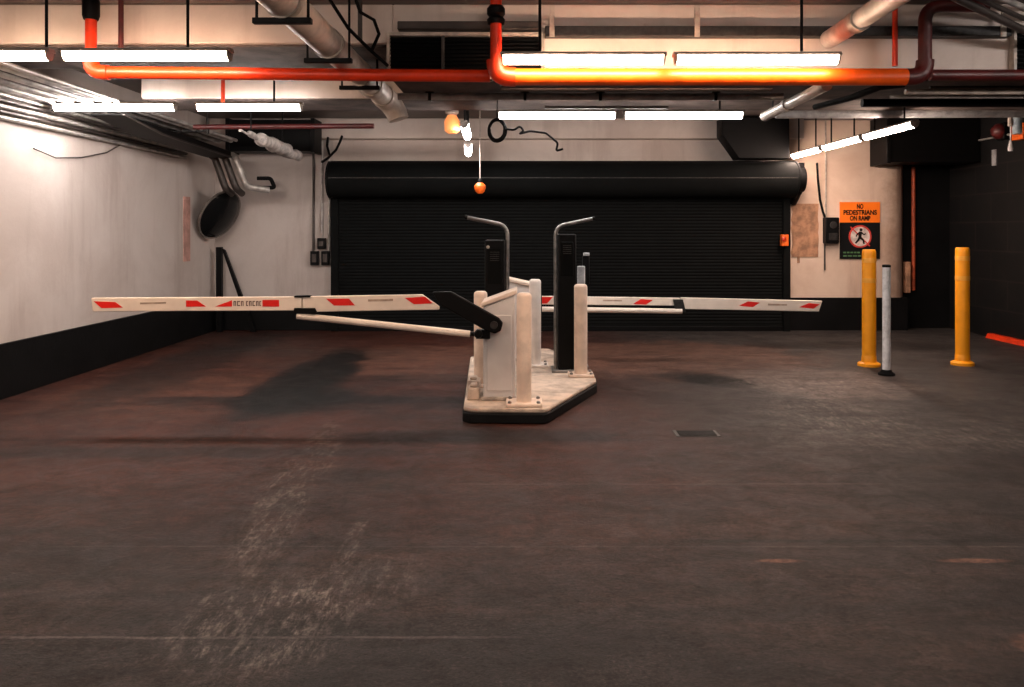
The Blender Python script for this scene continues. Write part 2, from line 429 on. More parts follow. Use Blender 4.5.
# ------------------------------------------------------------------ pipes
t = thing('sprinkler_pipe', (PX(498, 5.75), 5.75, PZ(77, 5.75)), 'thick red sprinkler pipe glowing under the warm lamps, with risers at both ends', 'pipe')
zr = PZ(77, 5.77); xa, xb = PX(496, 5.77), PX(925, 5.77)
G().cyl((xa + .12, 5.77, zr), (xb - .12, 5.77, zr), .061, 20).build('main', 'red_pipe_lit', t)
G().tube([(xa, 5.77, zr + .12)] + arc((xa, 5.77, zr + .12), (xa, 5.77, zr), (xa + .12, 5.77, zr), .11) + [(xa + .14, 5.77, zr)], .07, 18).build('elbow', 'red_pipe', t)
G().tube([(xb, 5.77, zr + .12)] + arc((xb, 5.77, zr + .12), (xb, 5.77, zr), (xb - .12, 5.77, zr), .11) + [(xb - .14, 5.77, zr)], .062, 18).build('elbow', 'dark_red', t)
G().cyl((xa, 5.77, zr + .1), (xa, 5.77, ZC-.002), .042, 16).build('riser', 'red_pipe', t)
G().lathe([(.06, 0), (.066, .03), (.05, .05), (.066, .07), (.066, .11), (.05, .13)], (xa, 5.77, PZ(24, 5.77)), (0, 0, 1), 18).build('coupling', 'black', t)
zt = PZ(6, 5.77)
G().tube([(xb, 5.77, zr + .1)] + arc((xb, 5.77, zr + .1), (xb, 5.77, zt), (xb + .4, 5.77, zt), .12) + [(xb + .45, 5.77, zt)], .046, 16).build('riser', 'dark_red', t)
t = thing('sprinkler_branch', (PX(290, 5.9), 5.9, PZ(75, 5.9)), 'thinner red sprinkler pipe crossing the left ceiling, with a bright left elbow', 'pipe')
za, zb = PZ(72.5, 5.9), PZ(76, 5.9); xa, xb = PX(91, 5.9), PX(490, 5.9)
G().cyl((xa + .1, 5.9, za), (xb, 5.9, zb), .046, 18).build('main', 'red_pipe', t)
G().tube([(xa, 5.9, za + .1)] + arc((xa, 5.9, za + .1), (xa, 5.9, za), (xa + .12, 5.9, za), .09) + [(xa + .13, 5.9, za)], .055, 18).build('elbow', 'red_pipe', t)
G().cyl((xa, 5.9, za + .09), (xa, 5.9, ZC-.002), .04, 16).build('riser', 'red_pipe', t)
G().lathe([(.05, 0), (.06, .03), (.06, .14), (.05, .17)], (xa, 5.9, PZ(20, 5.9)), (0, 0, 1), 16).build('coupling', 'black', t)
tag(G().cyl((PX(930, 6.0), 6.0, PZ(75, 6.0)), (XR - .01, 6.0, PZ(75, 6.0)), .042, 16).build('sprinkler_extension', 'dark_red'), 'dark red pipe running from the right riser to the black wall', 'pipe')
tag(G().cyl((PX(163, 8.6), 9.4, PZ(127, 9.4)), (PX(374, 9.4), 9.4, PZ(126, 9.4)), .03, 12).build('fire_line', 'dark_red'), 'thin dull red pipe crossing behind the second row of lamps at left', 'pipe')
for px, y1, Yd, lb, m_ in [(121, 60, 6.0, 'thin red drop pipe right of the left red elbow', 'dark_red'), (895, 66, 5.98, 'thin red vertical pipe left of the dark red riser', 'red_pipe'), (223, 104, 8.15, 'thin red vertical rod before the grey rear beam', 'red_pipe')]:
    tag(G().cyl((PX(px, Yd), Yd, PZ(y1, Yd)), (PX(px, Yd), Yd, ZC-.002), .02, 10).build('drop_pipe', m_), lb, 'pipe', 'thin red drop pipes')
# big white drain pipe with trapeze straps
t = thing('drain_pipe', (-1.35, 5.4, 2.7), 'big white drain pipe running back under the ceiling on black straps', 'pipe')
a, b = Vector((-1.36, 3.4, 2.85)), Vector((-1.355, 7.65, 2.85))
G().cyl(a, b, .10, 28).build('pipe_run', 'white_pipe', t)
G().tube([b + Vector((0, -.03, 0)), b + Vector((0, .10, -.005)), b + Vector((.05, .2, -.05)), b + Vector((.10, .24, -.14)), b + Vector((.12, .24, -.2))], [.112, .115, .112, .105, .1], 24).build('elbow', 'white_pipe', t)
G().lathe([(.112, 0), (.122, .03), (.122, .09), (.112, .12)], b - Vector((0, .62, 0)), b - a, 26).build('coupling', 'white_pipe', t)
for Yd in (4.5, 5.55, 6.6):
    p = a.lerp(b, (Yd - a.y) / (b.y - a.y))
    q = G().box(p.x - .165, p.x + .165, Yd - .022, Yd + .022, p.z - .135, p.z - .103)
    for s in (-.145, .145): q.cyl((p.x + s, Yd, p.z - .13), (p.x + s, Yd, ZC - .002 if Yd < 6.1 else 2.978), .009, 8)
    q.build('trapeze_strap', 'black', t, .003)
    G().lathe([(.103, -.03), (.11, -.03), (.11, .03), (.103, .03)], p, b - a, 26).build('pipe_band', 'pale', t)
# cables by the drain pipe
tag(G().tube([P(330, 0, 5.2), P(348, 28, 5.4), P(370, 50, 5.62), P(388, 66, 5.70)], .012, 8).tube([P(356, 0, 5.4), P(360, 12, 5.4), P(374, 20, 5.5), P(379, 34, 5.6), P(372, 50, 5.70)], .012, 8).build('power_cable', 'rubber'),
    'black looping cables hanging beside the big white drain pipe', 'cable')
tag(G().cyl((PX(360, 5.95), 5.95, ZC), (PX(360, 5.95), 5.95, PZ(40, 5.95)), .018, 8).build('cable_drop', 'dark_conduit'), 'dark vertical conduit right of the big white drain pipe', 'conduit')
# beige pipes on the right
g = thing('soil_pipe', (2.28, 5.4, 2.98), 'pale thick pipe slanting down from the top right to the front beam', 'pipe')
G().cyl((2.275, 4.2, 2.99), (2.285, 5.995, 2.985), .068, 20).build('pipe_run', 'white_pipe', g)
G().lathe([(.07, -.05), (.08, -.05), (.08, .05), (.07, .05)], (2.28, 5.45, 2.985), (0, 1, 0), 22).build('coupling', 'pale', g)
g = thing('waste_pipe', (2.27, 6.8, 2.6), 'short pale pipe below the thick red pipe at right, pointing at the black duct', 'pipe')
G().cyl((2.27, 6.0, 2.645), (2.27, 7.55, 2.63), .044, 18).build('pipe_run', 'white_pipe', g)
G().lathe([(.046, -.04), (.055, -.04), (.055, .04), (.046, .04)], (2.27, 6.9, 2.636), (0, 1, 0), 18).build('coupling', 'white_pipe', g)
for yd in (6.5, 7.3): G().cyl((2.27, yd, 2.68), (2.27, yd, 2.71 if yd < 7 else ZC-.002), .008, 8).build('hanger_rod', 'black', g)
# grey cross pipes
ysp = 6.6
t = thing('service_pipe', (PX(590, ysp), ysp, PZ(97, ysp)), 'grey horizontal pipe just above the second row of lamps in mid picture', 'pipe')
G().cyl((PX(398, ysp), ysp, PZ(96.5, ysp)), (PX(783, ysp), ysp, PZ(97, ysp)), .03, 16).build('pipe_run', 'grey_pipe', t)
for px in (430, 525, 600, 715):
    z_ = PZ(96.7, ysp)
    G().box(PX(px, ysp) - .035, PX(px, ysp) + .035, ysp - .036, ysp + .036, z_ + .026, z_ + .04).box(PX(px, ysp) - .012, PX(px, ysp) + .012, ysp - .036, ysp + .036, z_ - .036, z_ + .03).build('pipe_clip', 'black', t)
t = thing('return_pipe', (PX(900, 9.1), 9.1, PZ(113, 9.1)), 'grey horizontal pipe running to the black wall above the receding lamps', 'pipe')
G().cyl((PX(776, 9.1), 9.1, PZ(114, 9.1)), (XR - .01, 9.1, PZ(112.5, 9.1)), .052, 16).build('pipe_run', 'grey_pipe', t)
for px in (838, 968):
    G().box(PX(px, 9.1) - .02, PX(px, 9.1) + .02, 9.05, 9.15, PZ(109, 9.1), PZ(105, 9.1)).cyl((PX(px, 9.1), 9.1, PZ(106, 9.1)), (PX(px, 9.1), 9.1, ZC-.002), .012, 8).build('pipe_clip', 'black', t)
for i, (x0, x1, py, Yd, r, m_, lb) in enumerate([
    (862, 2400, 103, 6.75, .035, 'black', 'black conduit directly above the grey return pipe at right'),
    (890, 2400, 97, 6.5, .014, 'conduit', 'thin pale conduit running across the dark ceiling at far right'),
    (905, 2400, 92, 6.4, .022, 'pale', 'pale conduit just under the dark red pipe at right'),
    (930, 2400, 87.5, 6.3, .012, 'dark_conduit', 'thin dark conduit just under the dark red pipe at right'),
    (500, 772, 89, 6.3, .014, 'dark_conduit', 'thin dark conduit close under the glowing red pipe'),
    (545, 668, 107.5, 7.9, .014, 'dark_conduit', 'thin dark conduit resting over the joint of two second row lamps')]):
    tag(G().cyl((PX(x0, Yd), Yd, PZ(py, Yd)), (min(PX(x1, Yd), XR - .01), Yd, PZ(py, Yd)), r, 12).build('cross_conduit', m_), lb, 'conduit', 'conduits crossing the right ceiling')
tag(G().tube([P(815, 107, 7.1), P(850, 98, 6.55), P(866, 92, 6.2), P(880, 87, 6.02), P(905, 84, 5.92)], .026, 10).build('drain_hose', 'rubber'), 'black hose slanting up to the right red elbow', 'hose')
# flat tray on the beam face
t = thing('flat_tray', (PX(757, 6.02), 6.05, PZ(38, 6.05)), 'long dark flat cable tray fixed along the pale beam face, with white straps', 'cable tray')
G().box(PX(545, 6.05), PX(1008, 6.05), 6.0, 6.095, PZ(37.5, 6.05), PZ(27.5, 6.05)).build('tray_body', 'steel_dark', t, .006)
for px in (552, 697, 1003):
    G().box(PX(px - 2.5, 6), PX(px + 2.5, 6), 5.985, 6.0, PZ(37, 6.0), PZ(6, 6.0)).build('strap', 'pale', t)
tag(G().box(PX(398, 6.05), PX(541, 6.05), 6.02, 6.095, PZ(30.5, 6.05), PZ(22, 6.05)).box(PX(398, 6.05), PX(541, 6.05), 6.01, 6.02, PZ(30.5, 6.05), PZ(29, 6.05)).build('vent_strip', 'dark_conduit', bevel=.005), 'flat dull brown hood strip just above the wide black louvre vent', 'panel')  # dull strip standing in for the darker band above the vent
# cables top right
gtr = 'dark cables at the top right corner'
for i, (p, q, r) in enumerate([((952, -4), (1040, 38), .028), ((974, -4), (1040, 26), .018), ((996, -4), (1040, 14), .022), ((1014, -6), (1048, 6), .016)]):
    lb = ['dark thick cable nearest the riser, slanting in the top right corner', 'dark thin cable, second from the riser in the top right corner', 'dark cable, third from the riser in the top right corner', 'dark cable in the extreme top right corner'][i]
    tag(G().tube([P(p[0], p[1], 5.2), P(q[0], q[1], 5.75), Vector((XR - .01, 5.75, PZ(q[1], 5.75) - .01))], r, 10).build('overhead_cable', 'dark_conduit' if i != 2 else 'conduit'), lb, 'cable', gtr)


# vents
def vent(x0, x1, z0, z1, y, label, split=None):
    t = thing('louvre_vent', ((x0 + x1) / 2, y, z0), label, 'vent', 'louvre vents in the front beam')
    f = .025
    G().box(x0 - f, x0, y - .02, y + .04, z0 - f, z1 + f).box(x1, x1 + f, y - .02, y + .04, z0 - f, z1 + f).box(x0, x1, y - .02, y + .04, z1, z1 + f).box(x0, x1, y - .02, y + .04, z0 - f, z0).build('frame', 'pale', t, .003)
    G().box(x0, x1, y + .03, y + .045, z0, z1).build('backing', 'black', t)
    g = G(); nn = 9
    for i in range(nn):
        z = z0 + (i + .1) * (z1 - z0) / nn; h = (z1 - z0) / nn
        g.prism([(x0, y - .012, z), (x0, y - .008, z), (x0, y + .028, z + h * .8), (x0, y + .024, z + h * .8)], (x1 - x0, 0, 0))
    g.build('louvres', 'shutter', t)
    if split: G().box(split - .012, split + .012, y - .018, y + .02, z0, z1).build('mullion', 'dark_conduit', t)


vent(PX(390, 6.05), PX(541, 6.05), 2.765, PZ(36, 6.05), 6.055, 'wide black louvre vent with pale frame between drain pipe and red riser', PX(443, 6.05))
vent(PX(1016, 6.05), PX(1075, 6.05), 2.765, PZ(32, 6.05), 6.055, 'black louvre vent with pale frame at the top right picture edge')
# dark ducts near the back
tag(G().box(-4.4, -3.12, 11.85, 12.27, 2.735, 3.2).box(-4.42, -4.36, 11.83, 12.27, 2.715, 3.22).box(-3.16, -3.1, 11.83, 12.27, 2.715, 3.22).build('air_duct', 'black', bevel=.008), 'black air duct over the back left corner, behind the wrapped pipe', 'duct')
tag(G().prism([(3.2, 11.9, 2.63), (3.95, 11.9, 2.63), (3.95, 11.9, 3.24), (2.95, 11.9, 3.24), (2.95, 11.9, 2.98)], (0, .36, 0)).build('air_duct', 'black', bevel=.01), 'black air duct over the right end of the shutter housing', 'duct')
tag(G().box(5.42, 6.79, 11.9, 12.45, 2.575, 3.26).box(5.39, 5.45, 11.88, 12.47, 2.555, 3.27).build('air_duct', 'black', bevel=.008), 'black boxed air duct above the cream pier, against the black wall', 'duct')
# lagged pipe
t = thing('lagged_pipe', (-3.13, 10.0, 2.6), 'white crumpled foil wrapped pipe below the air duct at back left', 'pipe')
pts, rs = [], []
for i in range(34):
    f = i / 33; pts.append((-3.10 - .09 * f + random.uniform(-.02, .02), 8.75 + 2.6 * f, 2.66 + random.uniform(-.015, .015) - .06 * f)); rs.append((.015 if f < .12 else .03 if f < .25 else .075 if f < .8 else .06) * random.uniform(.8, 1.25))
G().tube(pts, rs, 14).build('wrapping', 'lagging', t)
for yd in (9.2, 10.4): G().cyl((-3.14, yd, 2.70), (-3.14, yd, ZC-.002), .009, 8).build('hanger_rod', 'black', t)

# ------------------------------------------------------------------ conduits by the left wall
gl = 'conduits running back along the left ceiling'
spec = [(-4.03, 2.87, .022, 11.2), (-4.12, 2.87, .03, 11.25), (-4.22, 2.88, .02, 11.3), (-4.30, 2.87, .034, 11.3), (-4.40, 2.88, .02, 11.3), (-4.49, 2.87, .03, 11.3), (-4.58, 2.88, .022, 11.3), (-4.68, 2.87, .03, 11.3), (-4.77, 2.88, .026, 11.3)]
names = ['pale thin overhead conduit, innermost of the left ceiling bank', 'pale thick overhead conduit, second in from the lamps of the left bank', 'pale thin overhead conduit, third of the left bank', 'pale widest overhead conduit, fourth of the left bank', 'pale thin overhead conduit at the middle of the left bank',
         'pale thick overhead conduit, fourth from the white wall', 'pale overhead conduit, third from the white wall', 'pale thick overhead conduit, second from the white wall', 'pale overhead conduit touching the white wall, highest of its corner']
for (x, z, r, ye), lb in zip(spec, names):
    tag(G().cyl((x, 2.5, z), (x, ye, z - .05), r, 12).build('ceiling_conduit', 'conduit' if r != .02 else 'dark_conduit'), lb, 'conduit', gl)
for i, (z, r, m_) in enumerate([(2.59, .022, 'conduit'), (2.645, .018, 'dark_conduit'), (2.695, .024, 'conduit'), (2.75, .018, 'dark_conduit'), (2.80, .02, 'conduit')]):
    lb = ['pale conduit clipped to the left wall, lowest of five', 'dark thin conduit on the left wall, just above the lowest one', 'pale thick conduit on the left wall, middle of the five', 'dark thin conduit on the left wall, fourth up', 'pale conduit on the left wall, topmost of the five'][i]
    tag(G().cyl((XL + .045, 2.5, z), (XL + .045, 11.35, z), r, 12).build('wall_conduit', m_), lb, 'conduit', 'conduits clipped to the left wall')
gb = 'unistrut brackets under the left conduits'
for yd, lb in ((5.2, 'grey steel bracket under the left conduits nearest the viewer'), (10.0, 'grey steel bracket under the left conduits toward the back corner')):
    tag(G().box(-4.81, -3.95, yd, yd + .04, 2.79, 2.825).cyl((-3.97, yd + .02, 2.8), (-3.97, yd + .02, ZC - .002), .01, 8).box(-3.975, -3.95, yd - .01, yd + .05, 2.77, 2.85).build('strut_bracket', 'steel_dark', bevel=.003), lb, 'bracket', gb)
t = thing('cable_trunking', (-4.25, 9.9, 2.6), 'dark steel trunking along the left ceiling ending above the round mirror', 'trunking')
G().prism([(-4.50, 8.3, 2.752), (-4.50, 9.2, 2.652), (-4.50, 11.36, 2.59), (-4.50, 11.36, 2.68), (-4.50, 8.3, 2.765)], (.34, 0, 0)).build('trunking_body', 'black', t, .004)
G().prism([(-4.165, 8.3, 2.752), (-4.165, 9.2, 2.652), (-4.165, 11.36, 2.59), (-4.165, 11.36, 2.61), (-4.165, 9.2, 2.672), (-4.165, 8.3, 2.765)], (.02, 0, 0)).build('edge_lip', 'dark_conduit', t)
for i, lb in enumerate(['grey bent conduit dropping behind the mirror, leftmost of three', 'grey bent conduit dropping behind the mirror, middle of three', 'grey bent conduit dropping from the trunking, rightmost and turning to the shutter']):
    x = -4.47 + .15 * i
    pts = [(x, 11.43, 2.63), (x + .01, 11.52, 2.62), (x + .16, 11.56, 2.16 if i < 2 else 2.19)]
    pts += [(x + .18, 11.75, 2.10)] if i < 2 else [(x + .42, 11.75, 2.15)]
    tag(G().tube(bent(pts, .07), .05, 12).build('bent_conduit', 'conduit' if i == 2 else 'dark_conduit'), lb, 'conduit', 'bent conduits above the mirror')
tag(G().tube(bent([(-4.0, 12.0, 2.34), (-3.80, 12.0, 2.34), (-3.74, 12.0, 2.2), (-3.95, 12.0, 2.2)], .04), .03, 10).build('cable_loop', 'rubber'), 'small black cable loop right of the bent conduits', 'cable')
# convex mirror
t = thing('convex_mirror', P(220, 216, 11.9), 'round dark traffic mirror tilted in the back left corner, pale rim', 'mirror')
c = P(220, 215, 11.95); n_ = Vector((.84, -.30, -.44)).normalized()
rim = []
G().lathe([(.001, .09), (.14, .082), (.27, .052), (.36, .015), (.38, .0)], c, n_, 36).build('mirror_face', 'glass_dark', t)
G().lathe([(.375, .004), (.395, .012), (.40, -.02), (.34, -.05), (.1, -.07)], c, n_, 36).build('rim', 'dull_rim', t)
G().tube([c - n_ * .05, c - n_ * .14 + Vector((0, .08, .05)), Vector((c.x - .1, YB - .005, c.z + .12))], .022, 10).build('bracket_arm', 'black', t)

# left corner bits
t = thing('corner_brace', P(225, 297, 12.3), 'dark upright post with a slanted brace standing in the back left corner', 'brace')
G().box(PX(217, 12.3), PX(222.5, 12.3), 12.25, 12.33, 0, PZ(247, 12.3)).build('post', 'black', t, .004)
a, b = P(222, 250, 12.3), P(238, 305, 12.3)
G().prism([a + Vector((0, -.03, .03)), a + Vector((.05, -.03, .0)), Vector((b.x + .28, 12.27, 0)), Vector((b.x + .2, 12.27, 0))], (0, .06, 0)).build('slanted_stay', 'black', t, .004)
tag(G().box(XL, XL + .012, 11.33, 11.55, PZ(262, 11.2), PZ(196, 11.2)).box(XL, XL + .02, 11.35, 11.53, PZ(199, 11.2), PZ(196, 11.2)).build('marker_strip', simple('faded_red_paint', (196, 150, 138), .6, 0, .2, 6)), 'faded red vertical marker strip on the white left wall', 'marker')
for px, y0, y1, lb in ((315.5, 251, 265, 'small dark switch box low on the back wall, left one of the lower pair'), (326.5, 251, 265, 'small dark switch box beside the shutter rail, right one of the lower pair'), (322.5, 238, 249, 'small dark switch box above the lower pair, beside the shutter')):
    t = thing('switch_box', P(px, y1, YB), lb, 'switch box', 'switch boxes left of the shutter')
    G().box(PX(px - 4, YB), PX(px + 4, YB), YB - .09, YB, PZ(y1, YB), PZ(y0, YB)).build('case', 'black', t, .01)
    G().box(PX(px - 2.2, YB), PX(px + 2.2, YB), YB - .1, YB - .09, PZ(y1 - 3, YB), PZ(y0 + 3, YB)).build('cover_plate', 'dark_conduit', t, .004)
for px, y1, m_, lb in ((314, 251, 'dark_conduit', 'thin dark conduit rising from the left lower switch box'), (322.5, 238, 'conduit', 'thin pale conduit rising from the upper switch box'), (329.5, 251, 'conduit', 'thin pale conduit beside the shutter rail above the right switch box')):
    tag(G().cyl((PX(px, YB), YB - .03, PZ(y1, YB)), (PX(px, YB), YB - .03, 2.96), .018, 10).build('riser_conduit', m_), lb, 'conduit', 'conduits above the switch boxes')
tag(G().tube([P(342, 136, 12.25), P(340, 142, 12.2), P(336, 150, 12.25), P(328, 158, 12.3), P(322, 162, 12.45)], .02, 8).tube([P(328, 137, 12.25), P(327, 146, 12.25), P(330, 156, 12.35)], .018, 8).build('wall_cable', 'rubber'), 'black cables drooping at the upper left corner of the shutter', 'cable')
tag(G().tube([P(28, 108, 8.6) if False else Vector((XL + .02, 7.85, 2.36)), Vector((XL + .03, 8.2, 2.30)), Vector((XL + .02, 8.7, 2.35)), Vector((XL + .03, 9.2, 2.45)), Vector((XL + .03, 9.5, 2.57))], .007, 8).build('loose_wire', 'dark_conduit'), 'thin wire sagging across the top of the white left wall', 'wire')

# hanging cable coil
t = thing('cable_coil', P(497, 130, 7.75), 'coil of black cable hanging under the lamp, with a trailing end', 'cable')
c = P(497, 130, 7.75); g = G()
for kx in range(3):
    R_ = .085 + .008 * kx
    g.tube([c + Vector((R_ * math.cos(a) * .85 + random.uniform(-.004, .004), .012 * kx + .02 * math.sin(a), R_ * 1.12 * math.sin(a))) for a in [2 * math.pi * i / 28 for i in range(29)]], .011, 8)
g.build('coil', 'rubber', t)
G().tube(bent([P(506, 129, 7.75), P(514, 130, 7.8), P(520, 126, 7.8), P(524, 131, 7.8), P(519, 134, 7.8), P(530, 131, 7.85), P(546, 133, 7.9), P(553, 139, 7.9), P(558, 143, 7.9), P(556, 151, 7.9), P(563, 149, 7.9)], .025), .011, 8).build('trailing_end', 'rubber', t)
G().tube([c + Vector((0, .02, .09)), (c.x, 7.85, 2.9), (c.x, 7.85, ZC)], .006, 8).build('tie', 'rubber', t)
# pull cord handle
t = thing('pull_cord', P(480, 194, 10.8), 'orange pull handle on a thin cord hanging before the shutter housing', 'pull cord')
c = P(480, 188, 10.8)
G().lathe([(.03, .075), (.05, .06), (.078, .03), (.08, 0), (.06, -.05), (.03, -.075)], c, (0, 0, 1), 20).build('handle', 'orange', t)
G().lathe([(.012, .13), (.03, .11), (.034, .07)], c, (0, 0, 1), 14).build('cap', 'black', t)
G().cyl(c + Vector((0, 0, .12)), (c.x, c.y, ZC-.002), .007, 8).build('cord', 'pale', t)

# ------------------------------------------------------------------ pier fittings
t = thing('warning_sign', (PX(860, 12.48), 12.48, PZ(259, 12.48)), 'orange and black no pedestrians sign with a walking figure in a ring', 'sign')
ys = 12.48
x0, x1 = PX(840, ys), PX(880, ys); zt, zm, zb = PZ(202, ys), PZ(222.5, ys), PZ(259, ys)
G().box(x0, x1, ys, ys + .018, zm, zt).build('orange_panel', 'sign_orange', t)
G().box(x0, x1, ys, ys + .018, zb, zm).build('black_panel', 'sign_black', t)


def text(s, x, z, size, y, mat, parent, width=None):
    cu = bpy.data.curves.new('lettering', 'FONT'); cu.body = s; cu.size = size; cu.align_x = 'CENTER'; cu.extrude = .0015; cu.offset = .004
    tmp = bpy.data.objects.new('lettering', cu); COL.objects.link(tmp); bpy.context.view_layer.update()
    me = bpy.data.meshes.new_from_object(tmp.evaluated_get(bpy.context.evaluated_depsgraph_get()))
    bpy.data.objects.remove(tmp)
    w = max(v.co.x for v in me.vertices) - min(v.co.x for v in me.vertices); s_ = (width / w) if width else 1
    me.transform(Matrix.Translation(Vector((x, y, z)) - Vector(parent['_o'])) @ Matrix.Rotation(math.pi / 2, 4, 'X') @ Matrix.Diagonal((s_, 1, 1, 1)))
    me.name = 'lettering'; me.materials.clear(); me.materials.append(M[mat])
    o = bpy.data.objects.new('lettering', me); COL.objects.link(o); o.parent = parent
    return o


cxs = (x0 + x1) / 2
text('NO', cxs, PZ(208.6, ys), .10, ys - .002, 'ink', t, .10)
text('PEDESTRIANS', cxs, PZ(214.6, ys), .10, ys - .002, 'ink', t, .52)
text('ON RAMP', cxs, PZ(220.4, ys), .10, ys - .002, 'ink', t, .32)
cz = PZ(236.5, ys)
G().lathe([(.155, 0), (.155, .004)], (cxs, ys - .004, cz), (0, 1, 0), 36).build('white_disc', 'sign_white', t)
g = G(); nr = 36
ro, ri = .178, .152
for i in range(nr):
    a0, a1 = 2 * math.pi * i / nr, 2 * math.pi * (i + 1) / nr
    g.prism([(cxs + r * math.cos(a), ys - .008, cz + r * math.sin(a)) for r, a in ((ri, a0), (ro, a0), (ro, a1), (ri, a1))], (0, .006, 0))
d = Vector((-.7, 0, .7)); w = Vector((.7, 0, .7)) * .010; cc = Vector((cxs, ys - .007, cz))
g.prism([cc + d * .215 + w, cc + d * .215 - w, cc - d * .215 - w, cc - d * .215 + w], (0, .004, 0))
g.build('red_ring', 'sign_red', t)


def limb(g, p, q, w0, w1):
    p = Vector((cxs + p[0], ys - .012, cz + p[1])); q = Vector((cxs + q[0], ys - .012, cz + q[1])); d = (q - p).normalized(); w = Vector((d.z, 0, -d.x))
    g.prism([p + w * w0, p - w * w0, q - w * w1, q + w * w1], (0, .004, 0))


g = G(); g.lathe([(.024, 0), (.024, .004)], (cxs + .012, ys - .012, cz + .105), (0, 1, 0), 16)
limb(g, (.005, .075), (-.008, -.015), .026, .022); limb(g, (-.008, -.01), (.045, -.055), .018, .014); limb(g, (.045, -.05), (.06, -.115), .014, .012)
limb(g, (-.01, -.01), (-.035, -.065), .018, .014); limb(g, (-.035, -.06), (-.075, -.105), .014, .012)
limb(g, (.01, .07), (.055, .03), .011, .010); limb(g, (.055, .03), (.085, .045), .010, .008); limb(g, (0, .07), (-.045, .04), .011, .010); limb(g, (-.045, .04), (-.065, 0), .010, .008)
g.build('walking_figure', 'ink', t)
g = G()
for r_ in range(2):
    xx = x0 + .05
    for i in range(5):
        L = random.uniform(.03, .07); g.box(xx, xx + L, ys - .003, ys, PZ(252.5 + 3.4 * r_, ys) - .012, PZ(252.5 + 3.4 * r_, ys) + .012); xx += L + .015
g.build('small_print', 'sign_green', t)
t = thing('control_box', P(829, 243, YB), 'dark control box on the cream pier left of the sign', 'control box')
G().box(PX(822.5, YB), PX(836, YB), YB - .14, YB, PZ(243.5, YB), PZ(217.5, YB)).build('case', 'black', t, .012)
G().lathe([(.055, 0), (.055, .012), (.04, .016)], (PX(830, YB), YB - .14, PZ(225, YB)), (0, -1, 0), 18).build('dial', 'steel_dark', t)
G().box(PX(825.5, YB), PX(834, YB), YB - .15, YB - .14, PZ(240, YB), PZ(233, YB)).build('keypad', 'steel_dark', t, .004)
G().cyl((PX(824, YB), YB - .03, PZ(270, YB)), (PX(824, YB), YB - .03, PZ(243, YB)), .014, 8).build('lower_conduit', 'dark_conduit', t)
tag(G().tube([P(817, 163, 12.3), P(818, 180, 12.4), P(820, 200, 12.45), P(823, 212, 12.45), P(825, 217, 12.42)], .018, 8).build('feed_cable', 'rubber'), 'black cable dropping from the receding lamps to the control box', 'cable')
tag(G().cyl((PX(825.5, YB), YB - .022, PZ(216, YB)), (PX(825, YB), YB - .022, PZ(120, YB)), .012, 8).build('feed_conduit', 'pale'), 'thin pale conduit on the pier above the control box', 'conduit')
g = G(); pts = []
for i in range(14): pts.append((PX(791.5 + random.uniform(-1, 1), YB), PZ(257 - i * 4.1, YB)))
for i in range(14): pts.append((PX(818 + random.uniform(-.4, .4), YB), PZ(203.7 + i * 4.1, YB)))
g.prism([(x, YB - .016, z) for x, z in pts], (0, .016, 0)); g.box(PX(797, YB), PX(799.5, YB), YB - .014, YB, PZ(263, YB), PZ(256, YB))
tag(g.build('wall_plate', 'rust'), 'rusty tan plate with ragged left edge on the pier beside the shutter', 'plate')
t = thing('key_switch', (PX(783.5, 12.3), 12.3, PZ(246, 12.3)), 'small red and orange key switch on the right shutter rail', 'switch')
G().box(PX(780.5, 12.3), PX(787.5, 12.3), 12.24, 12.33, PZ(246, 12.3), PZ(234.5, 12.3)).build('case', 'orange', t, .01)
G().lathe([(.035, 0), (.035, .02), (.02, .03)], (PX(783.5, 12.24), 12.24, PZ(239, 12.24)), (0, -1, 0), 16).build('button', 'lens_red', t)
xo = PX(914, 12.7)
tag(G().cyl((xo, 12.72, .61), (xo, 12.72, 2.57), .028, 12).build('orange_conduit', simple('dull_orange_conduit', (190, 80, 40), .5)), 'orange vertical conduit in the dark recess right of the pier', 'conduit')
tag(G().box(PX(906, 12.6), PX(911.5, 12.6), 12.62, 12.7, PZ(293, 12.6), PZ(262, 12.6)).box(PX(906.5, 12.6), PX(911, 12.6), 12.6, 12.62, PZ(291, 12.6), PZ(264, 12.6)).build('junction_cover', 'rust', bevel=.01), 'narrow tan cover between the pier corner and the orange conduit', 'cover')
# right wall
tag(G().tube([(XR - .03, 12.3, 2.90), (XR - .03, 10.5, 2.895), (XR - .03, 9.2, 2.89), (XR - .03, 7.8, 2.89)], .014, 8).build('wall_rail_conduit', 'conduit'), 'thin grey conduit running back along the top of the black wall', 'conduit')
t = thing('alarm_bell', P(1003, 131, 11.2), 'red round alarm bell high on the black wall', 'alarm bell')
c = Vector((XR - .1, 11.3, PZ(131, 11.25)))
G().lathe([(.02, -.09), (.06, -.08), (.105, -.03), (.11, 0), (.11, .02)], c, (1, 0, 0), 24).build('gong', 'dark_red', t)
G().box(XR - .08, XR, 11.2, 11.4, c.z - .12, c.z + .12).build('back_box', 'black', t, .01)
for i, (px, w_, y0, y1, m_, lb) in enumerate([(1010, 4, 117, 126, 'pale', 'short pale pipe sleeve, left of the pair hanging by the alarm bell'), (1017, 9, 117, 134, 'blue_pale', 'pale blue pipe sleeve hanging right of the alarm bell')]):
    tag(G().lathe([(PX(524 + w_ / 2, 10.4), PZ(y1, 10.4) - PZ(y1, 10.4)), (PX(524 + w_ / 2, 10.4), PZ(y0, 10.4) - PZ(y1, 10.4))], P(px, y1, 10.4), (0, 0, 1), 16).cyl(P(px, y0, 10.4), (PX(px, 10.4), 10.4, ZC-.002), .012, 8).build('pipe_sleeve', m_), lb, 'pipe sleeve')
